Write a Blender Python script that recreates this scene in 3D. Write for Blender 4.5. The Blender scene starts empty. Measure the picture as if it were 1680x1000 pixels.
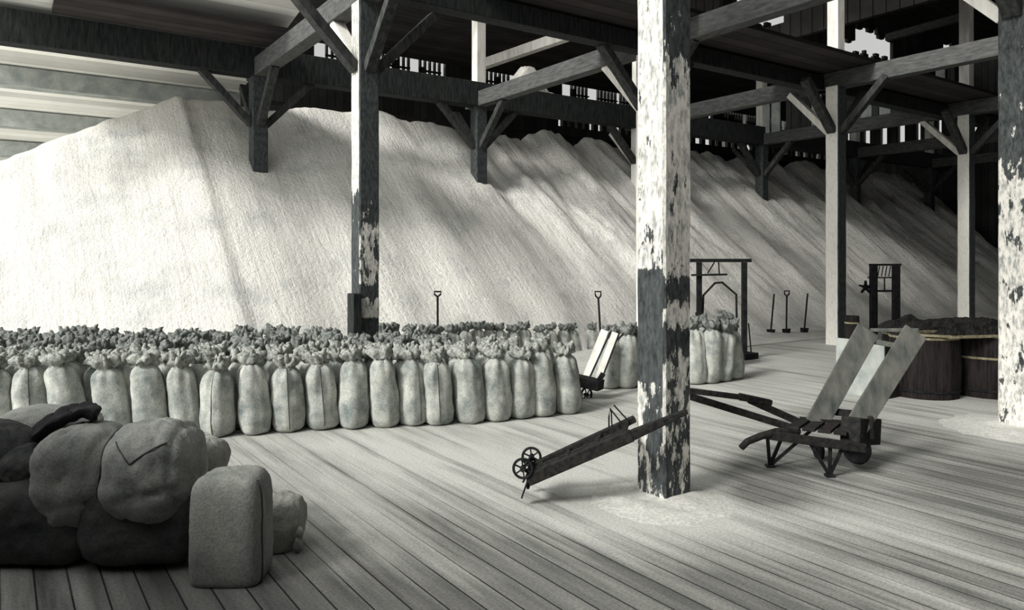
import bpy, bmesh, math, random
from mathutils import Vector, Matrix, noise
C = bpy.context.scene.collection
S = bpy.context.scene
# ------------------------------------------------------------------ camera, sky, sun, exposure
EYE = 1.8; F = 1216.0; HZ = 420.0
TH = math.atan2(840.0, F); SN, CS = math.sin(TH), math.cos(TH)
cam = bpy.data.cameras.new('camera'); co = bpy.data.objects.new('camera', cam); C.objects.link(co)
co.location = (0, 0, EYE); co.rotation_euler = (math.pi/2, 0, -TH)
cam.sensor_width = 36; cam.lens = F/1680*36; cam.shift_y = -(500-HZ)/1680; cam.clip_end = 200; cam.clip_start = .05
S.camera = co
w = bpy.data.worlds.new('sky'); S.world = w; w.use_nodes = True
bg = w.node_tree.nodes['Background']; bg.inputs[0].default_value = (.97, .98, .95, 1); bg.inputs[1].default_value = .5
_t = w.node_tree; _tc = _t.nodes.new('ShaderNodeTexCoord'); _sx = _t.nodes.new('ShaderNodeSeparateXYZ'); _t.links.new(_tc.outputs['Generated'], _sx.inputs[0])
_mr = _t.nodes.new('ShaderNodeMapRange'); _mr.interpolation_type = 'SMOOTHSTEP'      # hazy sky, brightest round the sun in the west (-X)
_mr.inputs['From Min'].default_value = .15; _mr.inputs['From Max'].default_value = -1.0; _mr.inputs['To Min'].default_value = .48; _mr.inputs['To Max'].default_value = 1.8
_t.links.new(_sx.outputs[0], _mr.inputs['Value']); _t.links.new(_mr.outputs[0], bg.inputs[1])
sd = bpy.data.lights.new('sun', 'SUN'); so = bpy.data.objects.new('sun', sd); C.objects.link(so)
sd.energy = 3.1; sd.angle = math.radians(16); sd.color = (1, .985, .945)
so.rotation_euler = Vector((.80, .11, -.60)).to_track_quat('-Z', 'Y').to_euler()
S.view_settings.view_transform = 'Standard'; S.view_settings.look = 'None'
S.view_settings.exposure = .30; S.view_settings.gamma = 1; S.view_settings.use_curve_mapping = False

rnd = random.Random(7)
def P(px, z):                                   # ground position seen at pixel column px, depth z
    xc = (px-840)/F*z
    return Vector((xc*CS+z*SN, -xc*SN+z*CS))
def Q(px, py, z):                               # point in the room at pixel, depth z
    p = P(px, z); return Vector((p.x, p.y, EYE-(py-HZ)/F*z))
def QX(px, X, Y=None):                          # column position where the ray of px meets X
    t = (px-840)/F; return X*(CS-t*SN)/(t*CS+SN)

# ------------------------------------------------------------------ materials
def nm(name):
    m = bpy.data.materials.new(name); m.use_nodes = True
    nt = m.node_tree; b = nt.nodes['Principled BSDF']; b.inputs['Roughness'].default_value = .85
    b.inputs['Specular IOR Level'].default_value = .2
    return m, nt, b
def nd(nt, t, **k):
    n = nt.nodes.new(t)
    for a, v in k.items(): setattr(n, a, v)
    return n
def ramp(nt, fac, stops):
    r = nd(nt, 'ShaderNodeValToRGB'); e = r.color_ramp.elements
    while len(e) < len(stops): e.new(.5)
    for i, (p, c) in enumerate(stops):
        e[i].position = p; e[i].color = (c[0], c[1], c[2], 1) if not isinstance(c, (int, float)) else (c, c, c, 1)
    nt.links.new(fac, r.inputs[0]); return r.outputs[0]
def coords(nt, scale=(1, 1, 1), kind='Object', rnd_off=False):
    tc = nd(nt, 'ShaderNodeTexCoord'); mp = nd(nt, 'ShaderNodeMapping'); mp.inputs['Scale'].default_value = scale
    nt.links.new(tc.outputs[kind], mp.inputs[0])
    if rnd_off:
        oi = nd(nt, 'ShaderNodeObjectInfo'); mu = nd(nt, 'ShaderNodeMath', operation='MULTIPLY'); mu.inputs[1].default_value = 40
        nt.links.new(oi.outputs['Random'], mu.inputs[0]); nt.links.new(mu.outputs[0], mp.inputs['Location'])
    return mp.outputs[0]
def noise_n(nt, vec, scale, detail=5, rough=.6):
    n = nd(nt, 'ShaderNodeTexNoise'); n.inputs['Scale'].default_value = scale; n.inputs['Detail'].default_value = detail
    n.inputs['Roughness'].default_value = rough; nt.links.new(vec, n.inputs['Vector']); return n.outputs[0]
def mix(nt, fac, a, b, mode='MIX'):
    m = nd(nt, 'ShaderNodeMix', data_type='RGBA', blend_type=mode)
    for s, v in ((0, fac), (6, a), (7, b)):
        if hasattr(v, 'is_linked') or hasattr(v, 'links'): nt.links.new(v, m.inputs[s])
        elif isinstance(v, tuple): m.inputs[s].default_value = (*v, 1)
        else: m.inputs[s].default_value = v
    return m.outputs[2]
def bump(nt, b, h, st=.4, dist=.02):
    n = nd(nt, 'ShaderNodeBump'); n.inputs['Strength'].default_value = st; n.inputs['Distance'].default_value = dist
    nt.links.new(h, n.inputs['Height']); nt.links.new(n.outputs[0], b.inputs['Normal'])
def speck(name, c1, c2, scale=8, stretch=(1, 1, 1), bst=.3, bd=.01, ro=True, lo=.35, hi=.65):
    m, nt, b = nm(name); v = coords(nt, stretch, rnd_off=ro); f = noise_n(nt, v, scale)
    nt.links.new(ramp(nt, f, [(lo, c1), (hi, c2)]), b.inputs['Base Color'])
    f2 = noise_n(nt, v, scale*4); bump(nt, b, f2, bst, bd); return m
M = {}
M['dark'] = speck('dark_timber', (.010, .013, .014), (.035, .038, .036), 6, (4, 4, .6))
M['grey'] = speck('grey_timber', (.055, .058, .056), (.11, .11, .105), 5, (5, 1, 5))
M['purlin'] = speck('limewashed_purlin', (.28, .31, .30), (.46, .48, .45), 4)
M['brace'] = speck('brace_timber', (.022, .025, .025), (.065, .066, .062), 5, (3, 3, 1))
M['iron'] = speck('dark_iron', (.006, .007, .009), (.022, .022, .022), 12)
M['darkwood'] = speck('old_dark_wood', (.006, .007, .008), (.028, .026, .022), 9, (3, 3, 3))
M['palewood'] = speck('pale_worn_board', (.045, .055, .052), (.15, .145, .13), 5, (2, 2, .6), lo=.3, hi=.7)
M['white'] = speck('whitewash', (.62, .60, .55), (.86, .83, .77), 4, (2, 2, .5))
M['cloth'] = speck('dark_cloth', (.004, .004, .006), (.012, .012, .014), 10)
M['hoop'] = speck('hoop_metal', (.16, .14, .08), (.42, .38, .26), 14)

def salt_mat():
    m, nt, b = nm('salt')
    v = coords(nt); f = noise_n(nt, v, 1.3, 8, .65); f2 = noise_n(nt, v, 14, 6, .7)
    col = ramp(nt, f, [(.28, (.58, .59, .57)), (.5, (.84, .82, .765)), (1, (.88, .86, .80))])
    sp = ramp(nt, f2, [(.27, 1), (.36, 0)])
    col = mix(nt, sp, col, (.38, .42, .42)); nt.links.new(col, b.inputs['Base Color'])
    v2 = coords(nt, (6, .5, .5)); f3 = noise_n(nt, v2, 1.2, 8, .7)
    add = nd(nt, 'ShaderNodeMath', operation='ADD'); nt.links.new(f2, add.inputs[0]); nt.links.new(f3, add.inputs[1])
    bump(nt, b, add.outputs[0], .8, .09); return m
M['salt'] = salt_mat()

def floor_mat():
    m, nt, b = nm('floor_planks')
    tc = nd(nt, 'ShaderNodeTexCoord'); sx = nd(nt, 'ShaderNodeSeparateXYZ'); nt.links.new(tc.outputs['Object'], sx.inputs[0])
    def math_(op, a, c=None):
        n = nd(nt, 'ShaderNodeMath', operation=op)
        for i, v in ((0, a), (1, c)):
            if v is None: continue
            if isinstance(v, (int, float)): n.inputs[i].default_value = v
            else: nt.links.new(v, n.inputs[i])
        return n.outputs[0]
    u = math_('DIVIDE', sx.outputs[0], .157); fr = math_('FRACT', u); idx = math_('FLOOR', u)
    seam = math_('MULTIPLY', math_('LESS_THAN', math_('ABSOLUTE', math_('SUBTRACT', fr, .5)), .47), 1.0)   # 1 on board, 0 in seam
    wn = nd(nt, 'ShaderNodeTexWhiteNoise', noise_dimensions='1D'); nt.links.new(idx, wn.inputs['W'])
    v = coords(nt, (5, .35, 1)); grain = noise_n(nt, v, 2.0, 7, .65)
    dust_v = coords(nt, (1.2, .42, 1)); dust = noise_n(nt, dust_v, .9, 6, .62)
    streak_v = coords(nt, (6.0, .28, 1)); streak = noise_n(nt, streak_v, 1.1, 6, .6)
    base = ramp(nt, grain, [(.3, (.12, .125, .12)), (.7, (.26, .255, .235))])
    tone = ramp(nt, wn.outputs[0], [(0, .82), (1, 1.12)])
    base = mix(nt, 1.0, base, tone, 'MULTIPLY')
    # salt dust trodden over the boards, heavier round the posts
    d = math_('ADD', math_('MULTIPLY', dust, .5), math_('MULTIPLY', streak, .5))
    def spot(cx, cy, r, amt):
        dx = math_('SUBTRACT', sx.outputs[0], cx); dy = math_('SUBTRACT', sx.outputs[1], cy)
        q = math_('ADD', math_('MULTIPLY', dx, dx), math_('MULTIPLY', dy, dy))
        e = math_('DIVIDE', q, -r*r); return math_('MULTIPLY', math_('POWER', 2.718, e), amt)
    for a in ((4.0, 3.8, .75, .34), (1.2, 2.6, 2.3, -.26), (3.3, 5.6, 1.9, .12), (11, 9, 5, .16), (4.75, 3.55, .32, -.34), (5.3, 3.9, .4, -.2), (4.8, 2.75, .6, .10), (2.9, 2.4, .8, -.12), (6.8, 2.6, .9, -.10), (7.6, 4.6, .8, -.12), (5.6, 1.9, 1.5, -.13)):  # some negative spots paint the front post's shadow and shade by the stack
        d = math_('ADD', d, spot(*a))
    df = ramp(nt, d, [(.36, 0), (.62, 1)])
    col = mix(nt, df, base, (.52, .52, .485))
    dk = ramp(nt, streak, [(.30, .62), (.46, 1)])
    col = mix(nt, .8, col, dk, 'MULTIPLY')
    seamcol = ramp(nt, d, [(.42, (.02, .022, .022)), (.66, (.5, .5, .46))])
    grit = noise_n(nt, coords(nt), 55, 3, .8); col = mix(nt, .9, col, ramp(nt, grit, [(.32, .62), (.6, 1.12)]), 'MULTIPLY')
    col = mix(nt, seam, seamcol, col)
    nt.links.new(col, b.inputs['Base Color'])
    h = math_('ADD', math_('MULTIPLY', seam, 1.0), math_('MULTIPLY', grain, .5)); bump(nt, b, h, .5, .006)
    b.inputs['Roughness'].default_value = .75
    return m
M['floor'] = floor_mat()

def paint_mat(name, bands, seed, stip=.26, dark=(.012, .016, .017), vs=.35):
    # whitewash flaking off dark timber; bands = (height, amount of bare wood)
    m, nt, b = nm(name)
    tc = nd(nt, 'ShaderNodeTexCoord'); sx = nd(nt, 'ShaderNodeSeparateXYZ'); nt.links.new(tc.outputs['Object'], sx.inputs[0])
    mp = nd(nt, 'ShaderNodeMapping'); mp.inputs['Scale'].default_value = (1, 1, vs); mp.inputs['Location'].default_value = (seed, seed*.7, seed*.3)
    nt.links.new(tc.outputs['Object'], mp.inputs[0])
    f = noise_n(nt, mp.outputs[0], 11, 8, .68)
    n = nd(nt, 'ShaderNodeMath', operation='DIVIDE'); n.inputs[1].default_value = 6; nt.links.new(sx.outputs[2], n.inputs[0])
    bn = ramp(nt, n.outputs[0], [(h/6, v) for h, v in bands])
    a = nd(nt, 'ShaderNodeMath', operation='ADD'); nt.links.new(f, a.inputs[0]); nt.links.new(bn, a.inputs[1])
    fac = ramp(nt, a.outputs[0], [(.98, 0), (1.02, 1)])
    fs = noise_n(nt, mp.outputs[0], 30, 5, .7)
    wc = ramp(nt, fs, [(.36, (stip, stip*1.05, stip)), (.56, (.72, .69, .63))]) if stip < .5 else ramp(nt, fs, [(.3, (.62, .61, .57)), (.5, (.84, .81, .75))])
    dc = ramp(nt, fs, [(.3, dark), (.75, (.10, .11, .11))])
    nt.links.new(mix(nt, fac, wc, dc), b.inputs['Base Color']); bump(nt, b, fac, -.35, .006); return m
M['post_front_left'] = paint_mat('front_post_left_face', [(0, .48), (.5, .52), (.85, .50), (1.05, .80), (1.62, .80), (1.72, .42), (2.4, .40), (3.4, .36), (5, .28)], 3.0)
M['post_front_right'] = paint_mat('front_post_right_face', [(0, .52), (.6, .52), (1.0, .44), (1.22, .62), (1.36, .36), (1.55, .62), (1.75, .40), (2.9, .36), (3.2, .50), (3.9, .66), (6, .7)], 8.0)
M['post_left_b'] = paint_mat('second_post_left_face', [(0, .62), (1.2, .62), (2.5, .60), (3.1, .25), (5, .2)], 5.0)
M['post_right_b'] = paint_mat('second_post_right_face', [(0, .5), (.75, .5), (.9, .8), (1.0, .42), (1.22, .42), (1.3, .8), (1.42, .48), (2.0, .47), (2.5, .6), (3.0, .8), (6, .85)], 6.2)
M['post_plain'] = paint_mat('post_paint', [(0, .35), (.6, .30), (5, .28)], 1.3, stip=.6)
M['post_dark'] = paint_mat('post_dark_face', [(0, .8), (5, .8)], 2.3)
M['post_edge'] = paint_mat('right_post_left_face', [(0, .42), (1.2, .40), (2.6, .46), (2.9, .62), (5, .7)], 9.4)

def burlap(name, c1, c2, sc=5):
    m, nt, b = nm(name); v = coords(nt, (1, 1, 1), rnd_off=True)
    f = noise_n(nt, v, sc, 6, .65); col = ramp(nt, f, [(.3, c1), (.68, c2)])
    wv = noise_n(nt, v, 70, 3, .7); g = ramp(nt, wv, [(.3, .72), (.6, 1.08)])
    col = mix(nt, 1.0, col, g, 'MULTIPLY'); nt.links.new(col, b.inputs['Base Color']); bump(nt, b, wv, .6, .008)
    b.inputs['Roughness'].default_value = .95; return m
M['sack'] = burlap('sack_cloth', (.16, .19, .185), (.57, .57, .52))
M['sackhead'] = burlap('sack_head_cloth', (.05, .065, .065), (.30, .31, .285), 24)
M['bigsack'] = burlap('stacked_sack_cloth', (.19, .205, .20), (.38, .38, .35))
M['shaded_sack'] = burlap('shade_toned_sack_cloth', (.04, .045, .048), (.115, .115, .11))  # the pile's deep shade is put into this darker cloth colour
M['frontsack'] = burlap('plain_sack_cloth', (.22, .235, .225), (.38, .38, .345))
M['head_lit'] = burlap('lit_sack_head_cloth', (.09, .11, .105), (.50, .50, .455), 30)  # lit copy of the head cloth; front-row light put into the colour
M['lightsack'] = burlap('light_sack_cloth', (.26, .27, .25), (.46, .45, .41))
M['seam'] = burlap('sack_seam_cord', (.05, .05, .05), (.13, .13, .12))

def board_mat(name, axis, width, c1, c2, gap=.05, gapc=(.004, .004, .004), sc=1.2):
    m, nt, b = nm(name); tc = nd(nt, 'ShaderNodeTexCoord'); sx = nd(nt, 'ShaderNodeSeparateXYZ'); nt.links.new(tc.outputs['Object'], sx.inputs[0])
    d = nd(nt, 'ShaderNodeMath', operation='DIVIDE'); d.inputs[1].default_value = width; nt.links.new(sx.outputs[axis], d.inputs[0])
    fr = nd(nt, 'ShaderNodeMath', operation='FRACT'); nt.links.new(d.outputs[0], fr.inputs[0])
    fl = nd(nt, 'ShaderNodeMath', operation='FLOOR'); nt.links.new(d.outputs[0], fl.inputs[0])
    wn = nd(nt, 'ShaderNodeTexWhiteNoise', noise_dimensions='1D'); nt.links.new(fl.outputs[0], wn.inputs['W'])
    lt = nd(nt, 'ShaderNodeMath', operation='LESS_THAN'); lt.inputs[1].default_value = gap; nt.links.new(fr.outputs[0], lt.inputs[0])
    v = coords(nt); f = noise_n(nt, v, sc, 6, .6)
    col = ramp(nt, f, [(.3, c1), (.7, c2)]); tone = ramp(nt, wn.outputs[0], [(0, .7), (1, 1.25)])
    col = mix(nt, 1.0, col, tone, 'MULTIPLY'); col = mix(nt, lt.outputs[0], col, gapc)
    nt.links.new(col, b.inputs['Base Color']); return m
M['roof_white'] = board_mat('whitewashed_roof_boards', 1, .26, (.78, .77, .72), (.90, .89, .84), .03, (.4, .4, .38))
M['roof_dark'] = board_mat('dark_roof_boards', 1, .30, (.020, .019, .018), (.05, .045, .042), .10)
M['deck_dark'] = board_mat('dark_deck_boards', 1, .28, (.030, .026, .025), (.055, .048, .045), .07)
M['wall_dark'] = board_mat('dark_wall_boards', 0, .25, (.016, .017, .017), (.04, .04, .038), .06)
M['wall_side'] = board_mat('side_wall_boards', 1, .25, (.03, .032, .032), (.07, .07, .066), .06)
M['stave'] = speck('dark_staves', (.007, .006, .006), (.032, .026, .025), 5, (6, 6, .5))

# ------------------------------------------------------------------ mesh helpers
class MB:
    def __init__(s): s.v = []; s.f = []; s.mi = []; s.sm = []
    def add(s, vs, fs, mi=0, smooth=False):
        o = len(s.v); s.v += [Vector(p) for p in vs]
        for f in fs: s.f.append([i+o for i in f]); s.mi.append(mi); s.sm.append(smooth)
        return s
    def box(s, x0, x1, y0, y1, z0, z1, mi=0):
        vs = [(x, y, z) for x in (x0, x1) for y in (y0, y1) for z in (z0, z1)]
        return s.add(vs, [(0, 1, 3, 2), (4, 6, 7, 5), (0, 4, 5, 1), (2, 3, 7, 6), (0, 2, 6, 4), (1, 5, 7, 3)], mi)
    def bar(s, p, q, wd, th, side=(0, 0, 1), mi=0, w2=None):
        p = Vector(p); q = Vector(q); d = (q-p).normalized(); sv = Vector(side); sv = (sv-d*sv.dot(d))
        if sv.length < 1e-4: sv = d.orthogonal()
        sv.normalize(); t = d.cross(sv); vs = []
        for e, c in ((p, wd), (q, w2 or wd)):
            for a, b in ((-1, -1), (1, -1), (1, 1), (-1, 1)): vs.append(e+sv*a*c/2+t*b*th/2)
        return s.add(vs, [(3, 2, 1, 0), (4, 5, 6, 7), (0, 1, 5, 4), (1, 2, 6, 5), (2, 3, 7, 6), (3, 0, 4, 7)], mi)
    def tube(s, pts, r, n=8, mi=0, smooth=True, cap=True):
        pts = [Vector(p) for p in pts]; rs = r if isinstance(r, (list, tuple)) else [r]*len(pts)
        rings = []; up = None
        for i, p in enumerate(pts):
            d = (pts[min(i+1, len(pts)-1)]-pts[max(i-1, 0)]).normalized()
            if up is None: up = d.orthogonal().normalized()
            up = (up-d*up.dot(d)).normalized(); t = d.cross(up)
            rings.append([p+(up*math.cos(2*math.pi*k/n)+t*math.sin(2*math.pi*k/n))*rs[i] for k in range(n)])
        vs = [v for r_ in rings for v in r_]; fs = []
        for i in range(len(pts)-1):
            for k in range(n): a = i*n+k; b = i*n+(k+1) % n; fs.append((a, b, b+n, a+n))
        s.add(vs, fs, mi, smooth)
        if cap: s.add(rings[0][::-1], [list(range(n))], mi); s.add(rings[-1], [list(range(n))], mi)
        return s
    def ring(s, c, ax, R, r, n=28, m=8, mi=0):
        c = Vector(c); ax = Vector(ax).normalized(); u = ax.orthogonal().normalized(); t = ax.cross(u); vs = []; fs = []
        for i in range(n):
            a = 2*math.pi*i/n; rd = u*math.cos(a)+t*math.sin(a)
            for k in range(m):
                b = 2*math.pi*k/m; vs.append(c+rd*(R+r*math.cos(b))+ax*r*1.3*math.sin(b))
        for i in range(n):
            for k in range(m): fs.append((i*m+k, ((i+1) % n)*m+k, ((i+1) % n)*m+(k+1) % m, i*m+(k+1) % m))
        return s.add(vs, fs, mi, True)
    def build(s, name, mats, parent=None, origin=None, link=True):
        o0 = Vector(origin) if origin is not None else Vector((0, 0, 0))
        if parent is not None and origin is None: o0 = parent.location.copy()
        me = bpy.data.meshes.new(name); me.from_pydata([v-o0 for v in s.v], [], s.f)
        for m in (mats if isinstance(mats, (list, tuple)) else [mats]): me.materials.append(m)
        for p, i, k in zip(me.polygons, s.mi, s.sm): p.material_index = i; p.use_smooth = k
        me.update(); o = bpy.data.objects.new(name, me); C.objects.link(o)
        if parent is not None: o.parent = parent
        else: o.location = o0
        return o
def bevel(o, wd=.006, seg=2):
    b = o.modifiers.new('bevel', 'BEVEL'); b.width = wd; b.segments = seg; b.limit_method = 'ANGLE'; return o
def tag(o, label, cat, group=None):
    o['label'] = label; o['category'] = cat
    if group: o['group'] = group
    return o
def thing(name, label, cat, loc, group=None):
    o = bpy.data.objects.new(name, None); C.objects.link(o); o.location = loc; o.empty_display_size = .2
    return tag(o, label, cat, group)
def struct(name, mb, mat):
    o = mb.build(name, mat); o['kind'] = 'structure'; return o

# ------------------------------------------------------------------ setting
mb = MB(); mb.box(-8, 38, -6, 28, -.3, 0); struct('floor', mb, M['floor'])
mb = MB(); mb.box(-8, 38, 28, 28.2, 0, 8); struct('wall_back', mb, M['wall_dark'])
# right gable wall: boards with open gaps high up
mb = MB(); mb.box(33, 33.2, -6, 28, 0, 6.75)
y = -6.0; r2 = random.Random(3)
while y < 28:
    wd = r2.choice((.34, .5, .7)); mb.box(33, 33.2, y, min(y+wd, 28), 6.75, 7.9); y += wd+r2.choice((.10, .18, .3))
mb.box(33, 33.2, -6, 28, 7.9, 10.6); struct('wall_right', mb, M['wall_side'])
mb = MB(); mb.box(-8, 38, -6.2, -6, 0, 9); struct('wall_front', mb, M['wall_dark'])
# clerestory over the far aisle: glazing bars and sills with sky behind
mb = MB(); Yc = 20.6
r3 = random.Random(11); x = 4.3
while x < 33:
    wd = r3.uniform(.5, 1.3); gp = r3.uniform(.05, .5)
    if r3.random() < .25: mb.box(x, x+wd, Yc, Yc+.15, 7.3, 7.95)
    else:
        k = x
        while k < x+wd:
            mb.box(k, k+.05, Yc, Yc+.12, 7.3, 7.95)
            if r3.random() < .35: mb.box(k, k+.16, Yc+.02, Yc+.1, 7.3, 7.3+r3.uniform(.1, .5))
            k += .17
        mb.box(x, x+wd, Yc, Yc+.12, 7.58, 7.62)
    x += wd+gp
mb.box(4.3, 16, Yc, Yc+.15, 6.1, 7.3); mb.box(16, 33, Yc, Yc+.15, 7.0, 7.3); x = 16
while x < 33: mb.box(x, x+.22, Yc, Yc+.15, 6.4, 7.0); x += r3.choice((.34, .42, .6))
mb.box(16, 33, Yc, Yc+.15, 6.1, 6.4); struct('wall_clerestory', mb, M['wall_dark'])
# roofs
def slab(x0, x1, ya, za, yb, zb, th=.08):
    m = MB(); vs = [(x, yy, zz+d) for x in (x0, x1) for (yy, zz) in ((ya, za), (yb, zb)) for d in (0, th)]
    m.add(vs, [(0, 1, 3, 2), (4, 6, 7, 5), (0, 4, 5, 1), (2, 3, 7, 6), (0, 2, 6, 4), (1, 5, 7, 3)]); return m
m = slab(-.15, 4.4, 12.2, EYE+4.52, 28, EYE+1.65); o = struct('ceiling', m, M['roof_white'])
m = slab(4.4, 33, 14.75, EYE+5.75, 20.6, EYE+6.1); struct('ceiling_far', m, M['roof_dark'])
m = slab(10.5, 33, -6, 10.6, 14.75, 10.6); struct('ceiling_near', m, M['roof_dark'])  # near roof; its left edge is placed to shade the far heap
m = slab(4.4, 33, 20.7, EYE+4.3, 28, EYE+3.6); struct('ceiling_lean_to', m, M['roof_dark'])
# step wall between the two roof heights, with ragged openings to the sky
mb = MB(); Ys = 14.75
holes = []
for (x0, x1, y0, y1) in ((1208, 1300, -60, 26), (1377, 1402, 68, 88), (1402, 1440, 52, 84), (1440, 1466, 66, 92), (1526, 1546, 94, 104), (1547, 1600, 86, 102), (1612, 1640, 60, 90)):
    def at(px, py):
        t = (px-840)/F; z = Ys/(CS-t*SN); return z*(t*CS+SN), EYE-(py-HZ)/F*z
    xa, za = at(x0, y1); xb, zb = at(x1, y0); holes.append((xa, xb, za, zb))
gx = 4.4
while gx < 33:
    gz = 7.55
    while gz < 10.6:
        inside = any(a < gx+.06 < b and lo < gz+.06+.10*math.sin(gx*9) < hi for a, b, lo, hi in holes)
        if not inside: mb.box(gx, gx+.12, Ys, Ys+.12, gz, gz+.12)
        gz += .12
    gx += .12
struct('wall_step', mb, M['wall_dark'])
m = slab(-6, 10.5, -6, 9.0, -1.5, 9.0); struct('ceiling_front_shade', m, M['roof_dark'])  # unseen roof slab added to cut sky light near the camera
m = slab(1.5, 7.0, 2.0, 9.0, 7.5, 9.0); struct('ceiling_middle_shade', m, M['roof_dark'])  # unseen slab added to hold back overhead light on the floor
m = slab(4.4, 8.4, 8.5, 10.6, 14.75, 10.6); struct('ceiling_side_shade', m, M['roof_dark'])  # unseen slab added to shade the upper heap
mb = MB(); mb.box(-1.7, -1.5, -6, 5.7, 0, 2.5); struct('wall_left_shade', mb, M['wall_side'])  # low unseen wall added to shade the lying sacks
mb = MB(); mb.box(16, 16.15, 4.0, 14.7, 7.15, 7.6); mb.box(16, 16.15, 4.0, 11.3, 7.6, 10.6); mb.box(16, 16.15, 13.3, 14.7, 7.6, 10.6); struct('wall_shading_partition', mb, M['roof_dark'])  # hanging boards added to shade the far right of the heap
mb = MB(); r5 = random.Random(4); yb = 8.9          # boards standing on the right long beam
while yb < 14.3:
    wd = r5.choice((.16, .22, .3)); a = r5.random()
    if a > .12: mb.box(19.5, 19.54, yb, yb+wd, 5.6, 6.9, mi=0 if a > .45 else 1)
    yb += wd+r5.choice((.02, .03, .07))
mb.box(19.54, 19.6, 8.9, 14.3, 6.75, 6.9, mi=1); struct('wall_shading_partition', mb, [M['purlin'], M['wall_side']])
# purlins under the white roof
for i, yy in enumerate((17.2, 19.6, 21.8, 23.8, 25.6)):
    i += 1
    c = 4.52-.1816*(yy-12.2)
    mb = MB(); mb.box(-.15, 4.4, yy-.2, yy+.2, EYE+c-.36, EYE+c)
    tag(mb.build('roof_purlin', M['purlin'] if i else M['dark'], origin=(-1.2, yy, EYE+c-.3)),
        ['dark purlin under the white roof in front of the thick cross beam', 'purlin under the white roof, nearest behind the thick cross beam',
         'second purlin behind the thick cross beam under the white roof', 'third purlin behind the thick cross beam under the white roof',
         'fourth purlin behind the thick cross beam under the white roof', 'fifth purlin behind the thick cross beam, low over the salt slope',
         'lowest purlin of the white roof, farthest behind the salt slope'][i], 'roof beam', 'purlins of the white roof')

# ------------------------------------------------------------------ salt heap
def ridge(X):
    if X < 3.1: return max(0, 5.15-.52*(3.1-X))
    return 5.12+.10*math.sin(X*1.1)+.06*math.sin(X*3.7)
def heap_h(X, Y):
    H = ridge(X); g = 0
    n1 = noise.noise(Vector((X*.45, Y*.12, 3.1))); n2 = noise.noise(Vector((X*1.5+Y*.25, Y*.22, 9)))
    n3 = noise.noise(Vector((X*3.3+Y*.3, Y*.5, 1.7)))
    k = min(1, max(.10, (X-8)/4))
    if Y < 16.3: h = H-.875*(16.3-Y)
    else: h = H-.62*(Y-16.3)
    t = max(0, min(1, h/3)); n4 = noise.noise(Vector((X*2.2+Y*.5, Y*.18, 4.4))); h += t*k*(.34*n1+.24*n2+.10*n3-.16*max(0, 1-6*abs(n4))**1.5)+t*.04*n3
    h = min(h, H+.10*noise.noise(Vector((X*2.5, Y*2.5, 0)))+.05*noise.noise(Vector((X*8, Y*8, 0))))
    h += .02*noise.noise(Vector((X*4, Y*4, 5)))
    # gentle toe
    return h if h > .12 else .12*math.exp((h-.12)/.5)-.012
nx, ny = 360, 130; X0, X1, Y0, Y1 = -6.5, 32.5, 9.5, 24.5
vs = [(X0+(X1-X0)*i/nx, Y0+(Y1-Y0)*j/ny, 0) for i in range(nx+1) for j in range(ny+1)]
vs = [(a, b, max(heap_h(a, b), -.02)) for a, b, _ in vs]
fs = [(i*(ny+1)+j, (i+1)*(ny+1)+j, (i+1)*(ny+1)+j+1, i*(ny+1)+j+1) for i in range(nx) for j in range(ny)]
mb = MB(); mb.add(vs, fs, 0, True)
tag(mb.build('salt_heap', M['salt'], origin=(12, 16, 0)), 'huge white heap of loose salt filling the back of the shed', 'salt heap')['kind'] = 'stuff'
# small drift of salt round the foot of the front post
M['dust'] = speck('trodden_salt', (.44, .44, .41), (.66, .655, .61), 40, bst=.5, bd=.006)
def drift(cx, cy, rx, ry, h, seed, label):
    m = MB(); n = 40; g = []
    for i in range(n+1):
        for j in range(n+1):
            a = -1+2*i/n; b = -1+2*j/n; q = (a*a+b*b)*(1+.9*abs(noise.noise(Vector((a*1.7+seed, b*1.7, 3)))+.3*noise.noise(Vector((a*6, b*6, seed)))))
            q = min(q, 1.2)
            z = h*max(0, 1-q)**1.6*(.75+.5*noise.noise(Vector((a*3+seed, b*3, 0))))+.004*noise.noise(Vector((a*12, b*12, seed)))*(q < 1)
            g.append((cx+a*rx, cy+b*ry, z-.004 if q >= .97 else z+.001))
    m.add(g, [(i*(n+1)+j, (i+1)*(n+1)+j, (i+1)*(n+1)+j+1, i*(n+1)+j+1) for i in range(n) for j in range(n)
              if (-1+2*(i+.5)/n)**2+(-1+2*(j+.5)/n)**2 < .98], 0, True)
    tag(m.build('salt_drift', M['dust'], origin=(cx, cy, 0)), label, 'salt')['kind'] = 'stuff'

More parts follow.
